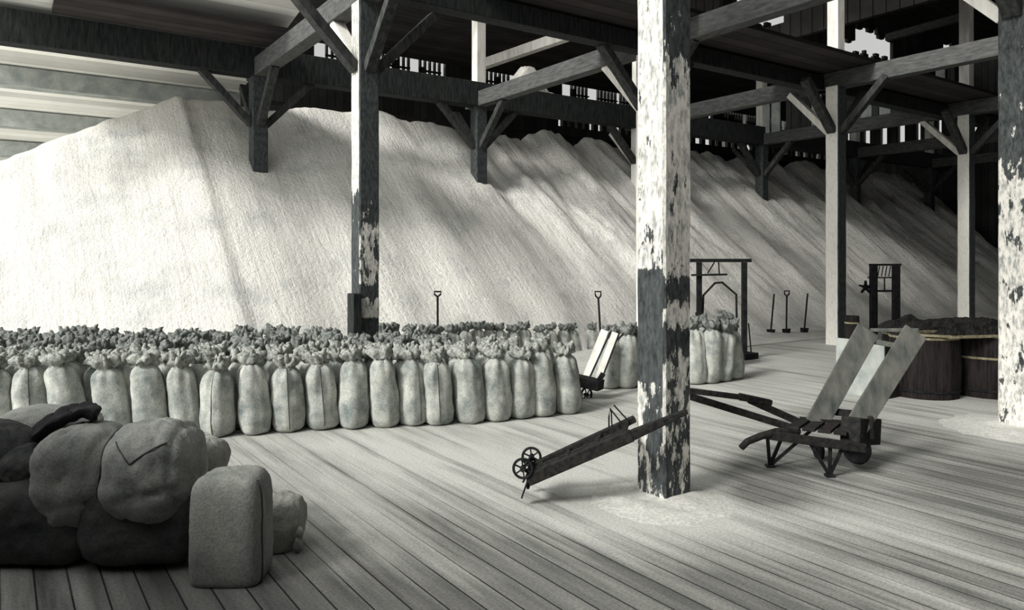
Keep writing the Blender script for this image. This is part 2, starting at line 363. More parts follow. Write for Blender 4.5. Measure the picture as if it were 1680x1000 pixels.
# ------------------------------------------------------------------ posts and beams
XS = [3.97, 9.0, 14.1, 19.4, 24.6, 29.8]; YS = [3.8, 9.3, 14.5, 19.6, 24.8]; W = .29
BB = EYE+3.45                                     # underside of the long beams
def post(x, y, label, mats, z0=0.0, z1=BB, braces='xXyY', w_=W, upper=None):
    t = thing('timber_post', label, 'post', (x+w_/2, y+w_/2, z0))
    m = MB()
    x1, y1 = x+w_, y+w_
    ch = .018
    # chamfered square shaft; slot 0 = left face, 1 = front face
    ring = [(x, y+ch), (x+ch, y), (x1-ch, y), (x1, y+ch), (x1, y1-ch), (x1-ch, y1), (x+ch, y1), (x, y1-ch)]
    zs = [z0+(z1-z0)*k/24 for k in range(25)]; vv = []
    rr = random.Random(int(x*100+y))
    for z in zs:
        for a, b in ring: vv.append((a+rr.uniform(-.003, .003), b+rr.uniform(-.003, .003), z))
    for k in range(24):
        for i in range(8):
            j = (i+1) % 8; m.add([vv[k*8+i], vv[k*8+j], vv[k*8+8+j], vv[k*8+8+i]], [(0, 1, 2, 3)], 1 if i in (0, 1, 2) else 0)
    m.add([vv[24*8+i] for i in range(8)], [tuple(range(8))], 1); m.add([vv[i] for i in range(8)], [tuple(range(7, -1, -1))], 1)
    m.build('shaft', mats, t)
    cx, cy = x+w_/2, y+w_/2; zb = z1-.92; L = .9
    if z1 < BB-.1: zb = z1
    for ch_, dx, dy in (('x', -1, 0), ('X', 1, 0), ('y', 0, -1), ('Y', 0, 1)):
        if ch_ not in braces: continue
        m = MB(); a = Vector((cx+dx*w_*.45, cy+dy*w_*.45, BB-.92)); b = Vector((cx+dx*(w_*.45+.92), cy+dy*(w_*.45+.92), BB+.02))
        m.bar(a, b, .18 if ch_ in 'Yx' else .15, .13, (dy, dx, 0), 0); bevel(m.build('brace', [M['white']] if (ch_ == 'Y' and mats[0] != M['post_dark']) else [M['brace']], t), .008)  # far brace white: the light on its side is put into the colour
    if upper:
        m = MB(); m.box(cx-.12, cx+.12, cy-.12, cy+.12, BB+.36, upper)
        bevel(m.build('upper_shaft', M['white'], t), .01)
    return t
pl = [M['post_plain'], M['post_dark']]; dk = [M['post_dark'], M['post_dark']]  # pl: white sides, dark front; the side light is put into the paint
post(3.97, 3.80, 'big square front post of flaking whitewash with dark stained bands, nearest the camera', [M['post_front_left'], M['post_front_right']])
post(3.97, 9.35, 'post rising out of the block of sacks, white left face and dark front', [M['post_left_b'], M['post_right_b']], upper=9.5)
post(3.97, 14.45, 'short dark post end with braces, standing in the salt under the left beam', dk, z0=3.4)
post(8.7, 3.25, 'post of flaking whitewash cut by the right edge of the photo', [M['post_edge'], M['post_right_b']], upper=9.5)
post(9.0, 9.0, 'post hidden behind the front post, only its left brace showing', pl)
post(9.0, 14.45, 'dark post end with braces above the middle of the salt slope', dk, z0=3.0, upper=7.55)
post(13.9, 8.55, 'slim white post beside the tall dark keg', pl, upper=9.5, braces='xXyY')
post(14.1, 14.45, 'post buried in salt behind the front post', pl, z0=3.0, upper=7.55)
post(19.4, 8.5, 'white post rising behind the tubs, farther right', pl, upper=9.5)
post(19.4, 14.45, 'dark braced post end above the salt, left of the slim white post', dk, z0=3.0, upper=7.55)
post(24.6, 14.45, 'dark braced post end above the salt, right of the slim white post', dk, z0=3.0, upper=7.55)
post(29.8, 14.45, 'farthest dark braced post end over the shaded salt', dk, z0=3.0, upper=7.55)
post(24.6, 8.5, 'post farther off behind the right edge post', pl)
names = {(3.97, 19.6): 'white post behind the salt peak at the left', (9.0, 19.6): 'far white post just right of the post in the sacks',
         (14.1, 19.6): 'far white post beyond the salt ridge, left one of two close together', (19.4, 19.6): 'far post beyond the ridge hidden by the front post',
         (24.6, 19.6): 'far thin post with pale braces seen over the third long beam', (29.8, 19.6): 'far thin post in the dark right corner'}
for (x, y), l in names.items(): post(x, y, l, [M['post_plain'], M['post_plain']], z0=0, z1=BB if x > 4.4 else BB-.1)
for x, l in ((9.0, 'farthest post with pale braces above the salt left of the second post'), (14.1, 'farthest post behind the salt ridge, middle of the back row'),
             (19.4, 'farthest post with pale braces beyond the ridge, right one of two close together')):
    post(x, 24.8, l, [M['post_plain'], M['post_plain']], z1=BB)

def beam(label, x0, x1, y0, y1, z0, z1, mat, name='timber_beam', group=None):
    m = MB(); m.box(x0, x1, y0, y1, z0, z1); return bevel(tag(m.build(name, mat, origin=((x0+x1)/2, (y0+y1)/2, z0)), label, 'beam', group), .012)
lbl = ['grey long beam passing over the left posts toward the camera', 'grey long beam running behind the front post, second from the left',
       'grey long beam over the slim white post', 'grey long beam over the right white post', 'grey long beam in the far right bay', 'last long beam by the right wall']
for x, l in zip(XS, lbl):
    beam(l, x+.02, x+.27, -5.9, 15.0, BB, BB+.34, M['grey'])
beam('thick dark cross beam over the front of the salt, full width of the shed', -1.2, 32.9, 14.42, 14.78, BB+.0, BB+.55, M['dark'])
beam('dark cross beam under the near walkway', 4.3, 32.9, 9.0, 9.28, BB+.0, BB+.3, M['dark'])
beam('dark cross beam on the far posts beyond the ridge', 4.4, 32.9, 19.6, 19.9, BB, BB+.4, M['dark'])
beam('farthest dark cross beam at the back of the shed', 4.4, 32.9, 24.8, 25.1, BB-.1, BB+.2, M['dark'])
m = MB(); m.bar(Q(780, 110, 20.2), Q(948, 52, 17.6), .24, .2, (0, 0, 1)); tag(m.build('tie_beam', M['white'], origin=Q(780, 110, 20)), 'pale lit tie beam high beyond the thick cross beam', 'beam')
m = MB(); n = 24; g = []
for i in range(n+1):
    for j in range(n+1):
        u, v = i/n*2-1, j/n*2-1; q = max(abs(u), abs(v)); pk = min(.7, max(0, 1-abs(u+.1)**1.1-.25*abs(v))); g.append((0+u*.62, v*.17, (.02+.74*pk**.8)*(1-.5*max(0, q-.8)/.2)+.02*noise.noise(Vector((u*5, v*5, 2)))))
c = Q(872, 150, 18.0); g = [(c.x+a, 14.6+b, BB+.55+d) for a, b, d in g]
m.add(g, [(i*(n+1)+j, (i+1)*(n+1)+j, (i+1)*(n+1)+j+1, i*(n+1)+j+1) for i in range(n) for j in range(n)], 0, True)
sl = m.build('white_bundle', M['white'], origin=(c.x, 14.6, BB+.55)); tag(sl, 'white peaked bundle lying on top of the thick cross beam', 'bundle'); sl.modifiers.new('t', 'SOLIDIFY').thickness = .02
m = MB(); m.bar(Q(1455, 62, 22.3), Q(1578, 28, 20.3), .2, .16, (0, 0, 1)); tag(m.build('tie_beam', M['grey'], origin=Q(1455, 62, 22)), 'pale high tie beam near the right edge of the photo', 'beam')
m = MB(); m.box(5.6, 32.9, 7.9, 10.2, BB+.35, BB+.41); tag(m.build('walkway_deck', M['deck_dark'], origin=(5.6, 7.9, BB+.35)), 'dark boarded walkway overhead, seen from below', 'walkway')
m = MB(); m.box(.7, 4.4, 13.15, 14.35, BB+.55, BB+.62); tag(m.build('walkway_deck', M['deck_dark'], origin=(.7, 13.2, BB+.6)), 'short dark boarded walkway under the white roof at the left', 'walkway')
drift(4.0, 3.85, .55, .55, .055, 2, 'white salt drift round the foot of the big front post')
drift(8.75, 3.4, .8, .7, .06, 5, 'white salt drift round the foot of the right edge post')

# plank box fixed to the foot of the second post
m = MB(); m.box(3.86, 3.97, 9.28, 9.5, .45, 1.3); tag(m.build('plank_box', M['dark'], origin=(3.9, 9.4, .45)), 'dark board fixed low on the left of the post among the sacks', 'board')

# ------------------------------------------------------------------ standing sacks
def sack_meshes(seed):
    r = random.Random(seed); n = 40; m = MB(); rings = []
    prof = [(0, .55), (.012, .80), (.04, .96), (.10, 1.02), (.15, 1.05), (.20, 1.06), (.26, 1.05), (.32, 1.03), (.38, 1.0), (.44, .98), (.49, .96), (.54, .95), (.58, .92), (.61, .86), (.64, .77), (.665, .62), (.69, .45)]
    lx, ly = r.uniform(-.03, .03), r.uniform(-.03, .03); s0 = r.uniform(0, 50); rad = .146; sq = r.uniform(2.3, 3.0)
    for z, k in prof:
        row = []
        for i in range(n):
            a = 2*math.pi*i/n; c, s = math.cos(a), math.sin(a)
            q = (abs(c)**sq+abs(s)**sq)**(-1/sq)
            d = 1+.09*noise.noise(Vector((c*1.5+s0, s*1.5, z*5)))+.06*noise.noise(Vector((c*4+s0, s*4, z*3+7)))
            for c0, dp in ((s0 % 6.28, .10), ((s0*1.7) % 6.28, .08), ((s0*2.9+1) % 6.28, .06)):
                da = (a-c0-.5*z+math.pi) % (2*math.pi)-math.pi; d -= dp*math.exp(-(da/.13)**2)*(.4+.6*z/.6)
            d += .05*noise.noise(Vector((c*2+s0, s*2, z*14)))
            if z > .5: d += .10*math.sin(a*7+s0)*min(1, (z-.5)/.15)
            R = rad*k*q*d; row.append(Vector((R*c+lx*(z/.6)**2, R*s+ly*(z/.6)**2, z)))
        rings.append(row)
    vs = [v for row in rings for v in row]
    fs = [(i*n+k, i*n+(k+1) % n, (i+1)*n+(k+1) % n, (i+1)*n+k) for i in range(len(prof)-1) for k in range(n)]
    m.add(vs, fs, 0, True); m.add(rings[0][::-1], [tuple(range(n))], 0)
    body = m.build('sack_body', M['sack'])
    # gathered, tied and ruffled head
    m = MB(); n2 = 34; rows = []
    tx, ty = lx*1.35, ly*1.35; ox, oy = r.uniform(-.05, .05), r.uniform(-.05, .05)
    for z, R0, amp in ((.665, .085, .10), (.69, .075, .15), (.705, .09, .3), (.735, .112, .42), (.77, .108, .5), (.80, .085, .6), (.80, .05, .6), (.765, .012, .2)):
        row = []
        for i in range(n2):
            a = 2*math.pi*i/n2; ca, sa = math.cos(a), math.sin(a)
            f = noise.noise(Vector((ca*2.2+s0, sa*2.2, z*9)))*1.6+.35*noise.noise(Vector((ca*6+s0, sa*6, z*22)))*2
            R = max(.004, R0*(1+amp*f)); t = (z-.665)/.11
            row.append(Vector((R*ca+tx+ox*t, R*sa+ty+oy*t, z+.07*(noise.noise(Vector((ca*2.5+s0, sa*2.5+4, z*5))))*(1 if z > .72 else 0))))
        rows.append(row)
    vs = [v for row in rows for v in row]
    fs = [(i*n2+k, i*n2+(k+1) % n2, (i+1)*n2+(k+1) % n2, (i+1)*n2+k) for i in range(len(rows)-1) for k in range(n2)]
    m.add(vs, fs, 0, True)
    for k in range(r.choice((2, 3, 4))):
        a = r.uniform(0, 6.28); e = Vector((math.cos(a), math.sin(a), 0)); b0 = Vector((tx+ox*.8, ty+oy*.8, .745))+e*.05
        m.tube([b0, b0+e*.04+Vector((0, 0, .035)), b0+e*.06+Vector((0, 0, .085)), b0+e*r.uniform(.05, .10)+Vector((0, 0, .10))], [.035, .03, .022, .003], 6)
    head = m.build('gathered_top', M['sackhead'])
    m = MB(); m.ring((tx, ty, .69), (0, 0, 1), .066, .008, 16, 6); tie = m.build('tie_cord', M['seam'])
    m = MB(); i0 = int(((s0 % 6.28)/6.28)*n)+3; m.tube([row[i0 % n]*1.0 for row in rings[2:17]], .0045, 5); sm_ = m.build('side_seam', M['seam'])
    out = [body, head, tie, sm_]
    for o in out: C.objects.unlink(o)
    return out
VAR = [sack_meshes(100+i) for i in range(12)]
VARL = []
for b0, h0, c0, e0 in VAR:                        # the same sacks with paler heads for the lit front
    h1 = h0.copy(); h1.data = h0.data.copy(); h1.data.materials[0] = M['head_lit']; VARL.append([b0, h1, c0, e0])
from mathutils import Quaternion
def leaning(a):                                   # lean to the left seen from the camera side
    q = Quaternion((SN, CS, 0), -a) @ Quaternion((CS, -SN, 0), sr.uniform(-.04, .04)) @ Quaternion((0, 0, 1), sr.choice((0, 1.571, 3.1416))+sr.uniform(-.4, .4)); return q.to_euler()
sr = random.Random(21); n_sack = 0
def put_sack(x, y, label, group=None, s=1.0, var=None, parts=3, z=0, lean=None):
    t = thing('salt_sack', label, 'sack', (x, y, z), group)
    t.rotation_euler = (sr.uniform(-.07, .07), sr.uniform(-.03, .10), sr.uniform(-.5, .5)+sr.choice((0, 1.571, 3.1416))) if lean is None else lean
    t.scale = (s*sr.uniform(.96, 1.04), s*sr.uniform(.96, 1.04), s*sr.uniform(.95, 1.05))
    b_, h_, c_, e_ = var or sr.choice(VAR)
    b = b_.copy(); b.parent = t; C.objects.link(b)
    h = h_.copy(); h.parent = t; C.objects.link(h)
    if parts > 3: e = e_.copy(); e.parent = t; C.objects.link(e)
    if parts > 2: c = c_.copy(); c.parent = h; C.objects.link(c)
    return t
ORD = ['first', 'second', 'third', 'fourth', 'fifth', 'sixth', 'seventh', 'eighth', 'ninth', 'tenth', 'eleventh', 'twelfth', 'thirteenth', 'fourteenth', 'fifteenth', 'sixteenth', 'seventeenth', 'eighteenth', 'nineteenth', 'twentieth']
front = [(935, 680), (893, 684), (852, 688), (812, 692), (768, 695), (722, 698), (676, 700), (630, 702), (583, 705), (530, 708), (478, 711), (421, 714), (361, 717), (312, 717), (252, 720), (186, 722), (121, 724), (60, 726), (2, 728)]
pts = []
for i, (px, py) in enumerate(front):
    z = EYE*F/(py-HZ)+.12; p = P(px, z); pts.append(p)
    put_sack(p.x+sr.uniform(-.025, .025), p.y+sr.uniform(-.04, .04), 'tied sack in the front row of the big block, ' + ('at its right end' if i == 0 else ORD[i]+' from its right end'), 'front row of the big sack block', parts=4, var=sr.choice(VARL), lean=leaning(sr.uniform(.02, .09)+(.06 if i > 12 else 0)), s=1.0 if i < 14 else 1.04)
# block behind: rows follow the front row
def front_y(X):
    q = sorted(pts, key=lambda v: v.x)
    if X <= q[0].x: return q[0].y
    for a, b in zip(q, q[1:]):
        if a.x <= X <= b.x: return a.y+(b.y-a.y)*(X-a.x)/(b.x-a.x)
    return q[-1].y
def back_y(X):
    k = [(-1, 12.9), (0, 12.1), (2.1, 10.75), (3.6, 9.9), (4.2, 9.0), (4.6, 7.75), (5.3, 7.3), (5.6, 7.2)]
    for a, b in zip(k, k[1:]):
        if a[0] <= X <= b[0]: return a[1]+(b[1]-a[1])*(X-a[0])/(b[0]-a[0])
    return 12.9
row = 1
cnt = 0
while row < 18:
    X = -.25+(row % 2)*.15; k = 0
    while X < 5.35:
        y = front_y(X)+row*.315
        lim = back_y(X)
        if y < lim and not (3.6 < X < 4.5 and 9.0 < y < 9.95) and X > -.3:
            put_sack(X+sr.uniform(-.045, .045), y+sr.uniform(-.045, .045), 'sack in the '+ORD[row]+' row back of the big block, ruffled top showing',
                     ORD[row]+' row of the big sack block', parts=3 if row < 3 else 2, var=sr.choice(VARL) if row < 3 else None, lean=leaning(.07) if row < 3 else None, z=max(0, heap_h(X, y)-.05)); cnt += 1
        X += .315; k += 1
    row += 1
print('block sacks', cnt)
# back row at the foot of the heap
bx = [628, 650, 672, 695, 716, 739, 760, 781, 802, 822, 843, 864, 884, 905, 925, 945, 975, 1005, 1030]
for i, px in enumerate(bx):
    t_ = (px-840)/F; z = 10.05/(CS-t_*SN); p = P(px, z); top = EYE-(531-HZ)/F*z
    put_sack(p.x, p.y, 'sack in the single row along the foot of the salt, ' + ORD[i]+' from its left end', 'sack row at the foot of the salt', s=top/.82)
drift(7.9, 9.85, 2.9, .55, .20, 12, 'long low drift of white salt along the foot of the single sack row')
for px, py, l in ((998, 638, 'pale sack standing behind the small hand truck, next to it'), (1027, 637, 'pale sack beside the left edge of the front post'), (1052, 634, 'pale sack hidden behind the front post')):
    z = EYE*F/(py-HZ)+.1; p = P(px, z); put_sack(p.x, p.y, l, s=1.02, var=VAR[2])
for i, (px, py, l) in enumerate(((1140, 631, 'grey sack half hidden by the right edge of the front post'), (1161, 629, 'second grey sack right of the front post'), (1181, 626, 'third grey sack right of the front post'), (1203, 622, 'rightmost grey sack of the small group under the scale frame'),
                     (1150, 606, 'back sack of the small group under the scale frame, left one'), (1185, 602, 'back sack of the small group under the scale frame, right one'))):
    z = EYE*F/(py-HZ)+.1; p = P(px, z); put_sack(p.x, p.y, l, s=1.08)

# ------------------------------------------------------------------ big lying sacks, bottom left
def blob(center, size, rot, seed, e=2.6, creases=(), n=44, dent=.07):
    vs = []; R = Matrix.Rotation(rot[2], 3, 'Z')@Matrix.Rotation(rot[1], 3, 'Y')@Matrix.Rotation(rot[0], 3, 'X')
    for i in range(n+1):
        ph = math.pi*i/n-math.pi/2
        for j in range(n*2):
            th = math.pi*j/n
            d = Vector((math.cos(ph)*math.cos(th), math.cos(ph)*math.sin(th), math.sin(ph)))
            q = (abs(d.x)**e+abs(d.y)**e+abs(d.z)**e)**(-1/e)
            k = q*(1+dent*noise.noise(d*1.6+Vector((seed, 0, 0)))+dent*.5*noise.noise(d*4+Vector((0, seed, 0)))+.012*noise.noise(d*13))
            k -= .03*max(0, 1-5*abs(noise.noise(d*1.9+Vector((3, seed, 1)))))**2*(1 if n > 20 and dent > .04 else .3)
            for (ax, off, dep, wd) in creases:
                s = (d.dot(Vector(ax))-off)/wd; k -= dep*math.exp(-s*s)
            v = Vector((d.x*size[0], d.y*size[1], d.z*size[2]))*k
            v = R@v+Vector(center); v.z = max(v.z, .004); vs.append(v)
    m2 = n*2; fs = [(i*m2+j, i*m2+(j+1) % m2, (i+1)*m2+(j+1) % m2, (i+1)*m2+j) for i in range(n) for j in range(m2)]
    return MB().add(vs, fs, 0, True)
def surf_seam(center, size, rot, e, path, r=.006, seed=0, dent=.07):
    R = Matrix.Rotation(rot[2], 3, 'Z')@Matrix.Rotation(rot[1], 3, 'Y')@Matrix.Rotation(rot[0], 3, 'X'); pts = []
    for d in path:
        d = Vector(d).normalized(); q = (abs(d.x)**e+abs(d.y)**e+abs(d.z)**e)**(-1/e)
        k = q*(1+dent*noise.noise(d*1.6+Vector((seed, 0, 0)))+dent*.5*noise.noise(d*4+Vector((0, seed, 0)))+.012*noise.noise(d*13))
        v = R@(Vector((d.x*size[0], d.y*size[1], d.z*size[2]))*k*1.004)+Vector(center); v.z = max(v.z, .006); pts.append(v)
    return MB().tube(pts, r, 6)
def cam_yaw(a=0): return -TH+a
def bigsack(px, pyc, z, size, label, rot=(0, 0, 0), e=2.8, seed=1, mat='bigsack', creases=(), seam=None, lumps=None, dent=.07, flap=None):
    c = Q(px, pyc, z); rt = (rot[0], rot[1], cam_yaw(rot[2]))
    t = thing('filled_sack', label, 'sack', (c.x, c.y, max(0, c.z-size[2])))
    blob(c, size, rt, seed, e, creases, dent=dent).build('sack_body', M[mat], t)
    if seam: surf_seam(c, size, rt, e, seam, seed=seed, dent=dent).build('seam', M['seam'], t)
    if flap: surf_seam(c, size, rt, e, flap, r=.004, seed=seed, dent=dent).build('flap_seam', M['seam'], t)
    if lumps:
        m = MB()
        for (lx, ly, lz, lr) in lumps:
            q = Q(lx, ly, lz); k = blob(q, (lr, lr, lr*1.5), (0, 0, 0), seed+3, 2.0, n=12, dent=.3); m.add(k.v, k.f, 0, True)
        m.build('tied_ear', M[mat], t)
    return t
loop = [(math.cos(a)*.98, -.62, math.sin(a)) for a in [math.pi*2*k/60 for k in range(61)]]
# (camera-aligned: local x right, y away, z up)
bigsack(381, 868, 4.17, (.200, .17, .335), 'upright square-shouldered filled sack at the right front of the sack stack', e=5.0, seed=3, mat='lightsack_dim' if 'lightsack_dim' in M else 'frontsack',
        seam=[(.93, -.5+0*k, -1+2*k/40) for k in range(41)], dent=.03)
bigsack(462, 862, 4.62, (.135, .16, .205), 'small light sack end poking out right of the upright sack', rot=(0, .25, 0), e=2.5, seed=5, mat='lightsack', lumps=[(489, 893, 4.5, .028), (492, 872, 4.5, .02)])
bigsack(338, 752, 4.75, (.13, .2, .13), 'light sack top showing behind the upright sack', rot=(0, .2, 0), e=2.4, seed=7, mat='lightsack')
bigsack(256, 768, 4.34, (.255, .28, .285), 'rounded filled sack with stitched V flap, on top of the stack at the right', rot=(0, .03, 0), e=3.0, seed=11,
        creases=(((.95, 0, .1), .62, .05, .06), ((.9, 0, .2), .42, .03, .05), ((.2, 0, -1), .3, .03, .08)), seam=[(-.80, -.9*math.cos(a)*.5-.2, math.sin(a)*1.0) for a in [-.4+2.0*k/30 for k in range(31)]],
        flap=[(-.55+.5*k/10, -.85, .80-.5*k/10) for k in range(11)]+[(-.05+.75*k/12, -.85, .30+.55*k/12) for k in range(1, 13)])
bigsack(142, 776, 4.44, (.255, .28, .29), 'rounded filled sack with soft folds, on top of the stack in the middle', rot=(0, -.08, 0), e=3.0, seed=13,
        creases=(((.9, 0, -.2), .45, .04, .06), ((.7, 0, .7), .1, .03, .05), ((.1, 0, -1), .4, .03, .08)))
bigsack(48, 765, 4.50, (.15, .2, .13), 'small slack sack corner between the shade-darkened left sack and the middle sack', rot=(0, .3, 0), e=2.4, seed=17, mat='shaded_sack')
bigsack(-20, 785, 4.55, (.27, .3, .34), 'shade-darkened filled sack at the left edge, upper of the stack', rot=(0, .2, 0), e=2.8, seed=19, mat='shaded_sack')
bigsack(80, 700, 5.0, (.32, .25, .13), 'greenish sack lying behind the dark cloth at the back of the stack', rot=(0, .03, 0), e=3, seed=23, mat='bigsack')
bigsack(252, 838, 4.46, (.36, .30, .25), 'lower shade-darkened filled sack beside the upright sack', e=4.2, seed=29, dent=.05, mat='shaded_sack')
bigsack(85, 838, 4.50, (.35, .30, .25), 'lower shade-darkened filled sack at the middle of the stack', e=4.2, seed=31, dent=.05, mat='shaded_sack')
bigsack(-60, 838, 4.52, (.34, .30, .25), 'lower shade-darkened filled sack cut by the left edge', e=4.2, seed=37, dent=.05, mat='shaded_sack')
for k, (px, pyc, z, s3) in enumerate(((-260, 880, 4.4, (.4, .4, .3)), (-220, 730, 4.6, (.42, .4, .3)))):
    bigsack(px, pyc, z, s3, ['lower', 'upper'][k]+' filled sack of the stack beyond the left edge of the photo', e=3, seed=41+k)
# dark cloth
m = MB(); n = 26; g = []
for i in range(n+1):
    for j in range(9):
        u = i/n; v = j/8
        px = 62+u*98; py = 712-38*math.sin(min(1, u*1.25)*math.pi/2)+v*14+7*noise.noise(Vector((u*6, v*3, 1)))-4*abs(math.sin(u*9))*(v < .2)
        q = Q(px, py, 4.62-.3*(v-.5)); g.append(q)
m.add(g, [(i*9+j, (i+1)*9+j, (i+1)*9+j+1, i*9+j+1) for i in range(n) for j in range(8)], 0, True)
o = m.build('dark_cloth', M['cloth'], origin=Q(110, 715, 4.6)); sol = o.modifiers.new('t', 'SOLIDIFY'); sol.thickness = .05
tag(o, 'crumpled black cloth lying on top of the sack stack', 'cloth')

# ------------------------------------------------------------------ tools and trucks
def wheel(parent, c, ax, R, r, hub=.02, mat='iron', spokes=6, disc=False, name='wheel'):
    m = MB(); c = Vector(c); ax = Vector(ax).normalized(); m.ring(c, ax, R-r, r)
    u = ax.orthogonal().normalized(); t = ax.cross(u)
    if disc: m.tube([c-ax*.02, c+ax*.02], R-r, 24, smooth=False)
    else:
        for k in range(spokes):
            a = 2*math.pi*k/spokes; m.bar(c, c+(u*math.cos(a)+t*math.sin(a))*(R-r), .014, .009, ax)
    w_ = m.build(name, M[mat], parent); h_ = MB().tube([c-ax*.03, c+ax*.03], hub, 12).build('hub', M[mat], origin=parent.location); h_.parent = w_; h_.location = (0, 0, 0); return w_
# truck leaning on the front post
t = thing('sack_truck', 'dark iron-nosed sack truck lying tilted with its handles against the big front post', 'hand truck', Q(870, 800, 5.5)*1.0); t.location.z = 0
A0 = Q(866, 787, 5.30); A1 = Q(1128, 674, 5.16)       # near rail
B0 = Q(872, 768, 5.60); B1 = Q(1042, 686, 5.62)       # far rail
up = Vector((0, 0, 1))
m = MB(); m.bar(A0, A0.lerp(A1, .66), .085, .05, up); m.bar(A0.lerp(A1, .66), A1, .075, .045, up, w2=.035); bevel(m.build('rail', M['darkwood'], t), .008)
m = MB(); m.bar(B0, B1, .075, .05, up, w2=.05); bevel(m.build('rail', M['darkwood'], t), .008)
for f1, f2 in ((.06, .10), (.24, .36), (.42, .66), (.60, .92)):
    m = MB(); m.bar(A0.lerp(A1, f1), B0.lerp(B1, f2), .05, .03, up); bevel(m.build('crossbar', M['darkwood'], t), .004)
m = MB()
for k in range(3):
    o1 = (A0-B0)*(-.25-.25*k+0.0); m.bar(A0+o1+Vector((0, 0, .01)), A0.lerp(A1, .62)+o1*.95+Vector((0, 0, .01)), .05, .012, (A0-B0))
m.build('slat', M['darkwood'], t)
m = MB(); m.bar(A0, B0, .13, .02, up); m.bar(A0, Q(857, 813, 5.36), .06, .012, (A0-B0)); m.bar(B0, Q(858, 790, 5.60), .05, .012, (A0-B0)); m.build('toe_plate', M['iron'], t)
wax = (A0-B0).normalized()
wheel(t, Q(858, 768, 5.28), wax+Vector((.0, .0, 0)), .078, .010); wheel(t, Q(872, 749, 5.62), wax, .078, .010)
m = MB(); m.tube([Q(858, 768, 5.28), Q(872, 749, 5.62)], .012); m.tube([Q(858, 768, 5.28), A0.lerp(A1, .05)], .014); m.tube([Q(872, 749, 5.62), B0.lerp(B1, .08)], .014); m.build('axle', M['iron'], t)
m = MB(); pa = Q(1000, 700, 5.3)
m.tube([Q(999, 704, 5.42), Q(999, 683, 5.42), Q(1001, 670, 5.42), Q(1020, 694, 5.42)], .006); m.tube([Q(1004, 700, 5.5), Q(1003, 676, 5.5), Q(1001, 670, 5.45)], .005)
m.tube([Q(1007, 664, 5.6), Q(1029, 688, 5.6)], .006); m.build('folding_leg', M['iron'], t)

# tilted truck with two pale boards and low barrow
t = thing('sack_truck', 'sack truck tipped up on its nose, two broad pale boards rising by the dark tubs', 'hand truck', (0, 0, 0)); b_ = P(1385, 6.35); t.location = (b_.x, b_.y, 0)
camdir = Vector((SN, CS, 0)); right = Vector((CS, -SN, 0))
for (a, b) in (((1338, 697, 6.45), (1424, 541, 6.75)), ((1405, 700, 6.2), (1502, 544, 6.5))):
    m = MB(); m.bar(Q(*a), Q(*b), .185, .035, right+Vector((0, 0, 0)), w2=.20); bevel(m.build('side_board', M['palewood'], t), .005)
m = MB(); m.bar(Q(1428, 541, 6.78), Q(1508, 541, 6.56), .03, .05, up); bevel(m.build('crossbar', M['palewood'], t), .004)
m = MB(); m.bar(Q(1416, 557, 6.78), Q(1490, 570, 6.56), .045, .03, up); bevel(m.build('crossbar', M['palewood'], t), .004)
m = MB(); m.bar(Q(1360, 674, 6.55), Q(1432, 682, 6.4), .06, .03, up); bevel(m.build('crossbar', M['darkwood'], t), .004)
m = MB(); m.bar(Q(1395, 706, 6.1), Q(1430, 706, 6.5), .22, .16, up); m.bar(Q(1428, 682, 6.2), Q(1430, 720, 6.2), .04, .04, right); bevel(m.build('nose_block', M['darkwood'], t), .01)
wheel(t, Q(1343, 737, 6.62), right, .095, .018, disc=True); wheel(t, Q(1405, 735, 6.28), right+camdir*.5, .135, .03, disc=True)
t = thing('hand_barrow', 'low dark barrow with long handles, curved front horn and V shaped iron legs', 'barrow', (0, 0, 0)); b_ = P(1320, 6.2); t.location = (b_.x, b_.y, 0)
m = MB(); m.bar(Q(1120, 646, 6.2), Q(1305, 703, 6.15), .055, .05, up); bevel(m.build('handle', M['darkwood'], t), .006)
m = MB(); m.bar(Q(1120, 639, 6.5), Q(1215, 651, 6.5), .045, .05, up); m.bar(Q(1212, 650, 6.5), Q(1266, 660, 6.48), .06, .06, up, w2=.045)
m.bar(Q(1228, 655, 6.5), Q(1325, 698, 6.45), .06, .05, up); bevel(m.build('handle', M['darkwood'], t), .006)
m = MB(); m.tube([Q(1216, 734, 5.95), Q(1226, 724, 5.97), Q(1248, 715, 6.0), Q(1275, 708, 6.05), Q(1310, 706, 6.1)], [.026, .028, .03, .034, .036], 8); m.build('front_horn', M['darkwood'], t)
m = MB(); m.bar(Q(1262, 713, 6.03), Q(1420, 735, 5.98), .07, .05, up); bevel(m.build('side_rail', M['darkwood'], t), .006)
m = MB(); m.bar(Q(1312, 690, 6.5), Q(1432, 700, 6.40), .07, .05, up); bevel(m.build('side_rail', M['darkwood'], t), .006)
for k in range(5):
    a = Q(1300+26*k, 702+3.0*k, 6.08); b = Q(1318+26*k, 690+1.8*k, 6.48); m = MB(); m.bar(a, b, .10, .025, right); bevel(m.build('deck_board', M['darkwood'] if k != 2 else M['stave'], t), .003)
def vleg(foot, tops, r=.010):
    m = MB(); f = Q(*foot); f.z = .012
    for tp in tops: m.bar(f, Q(*tp), .028, .014, right)
    m.bar(f-right*.035, f+right*.035, .02, .06, up); m.build('leg', M['iron'], t)
vleg((1263, 766, 6.33), ((1259, 716, 6.10), (1284, 714, 6.10), (1330, 706, 6.45)))
vleg((1361, 782, 6.05), ((1326, 722, 6.00), (1362, 727, 6.0), (1384, 730, 6.0)))

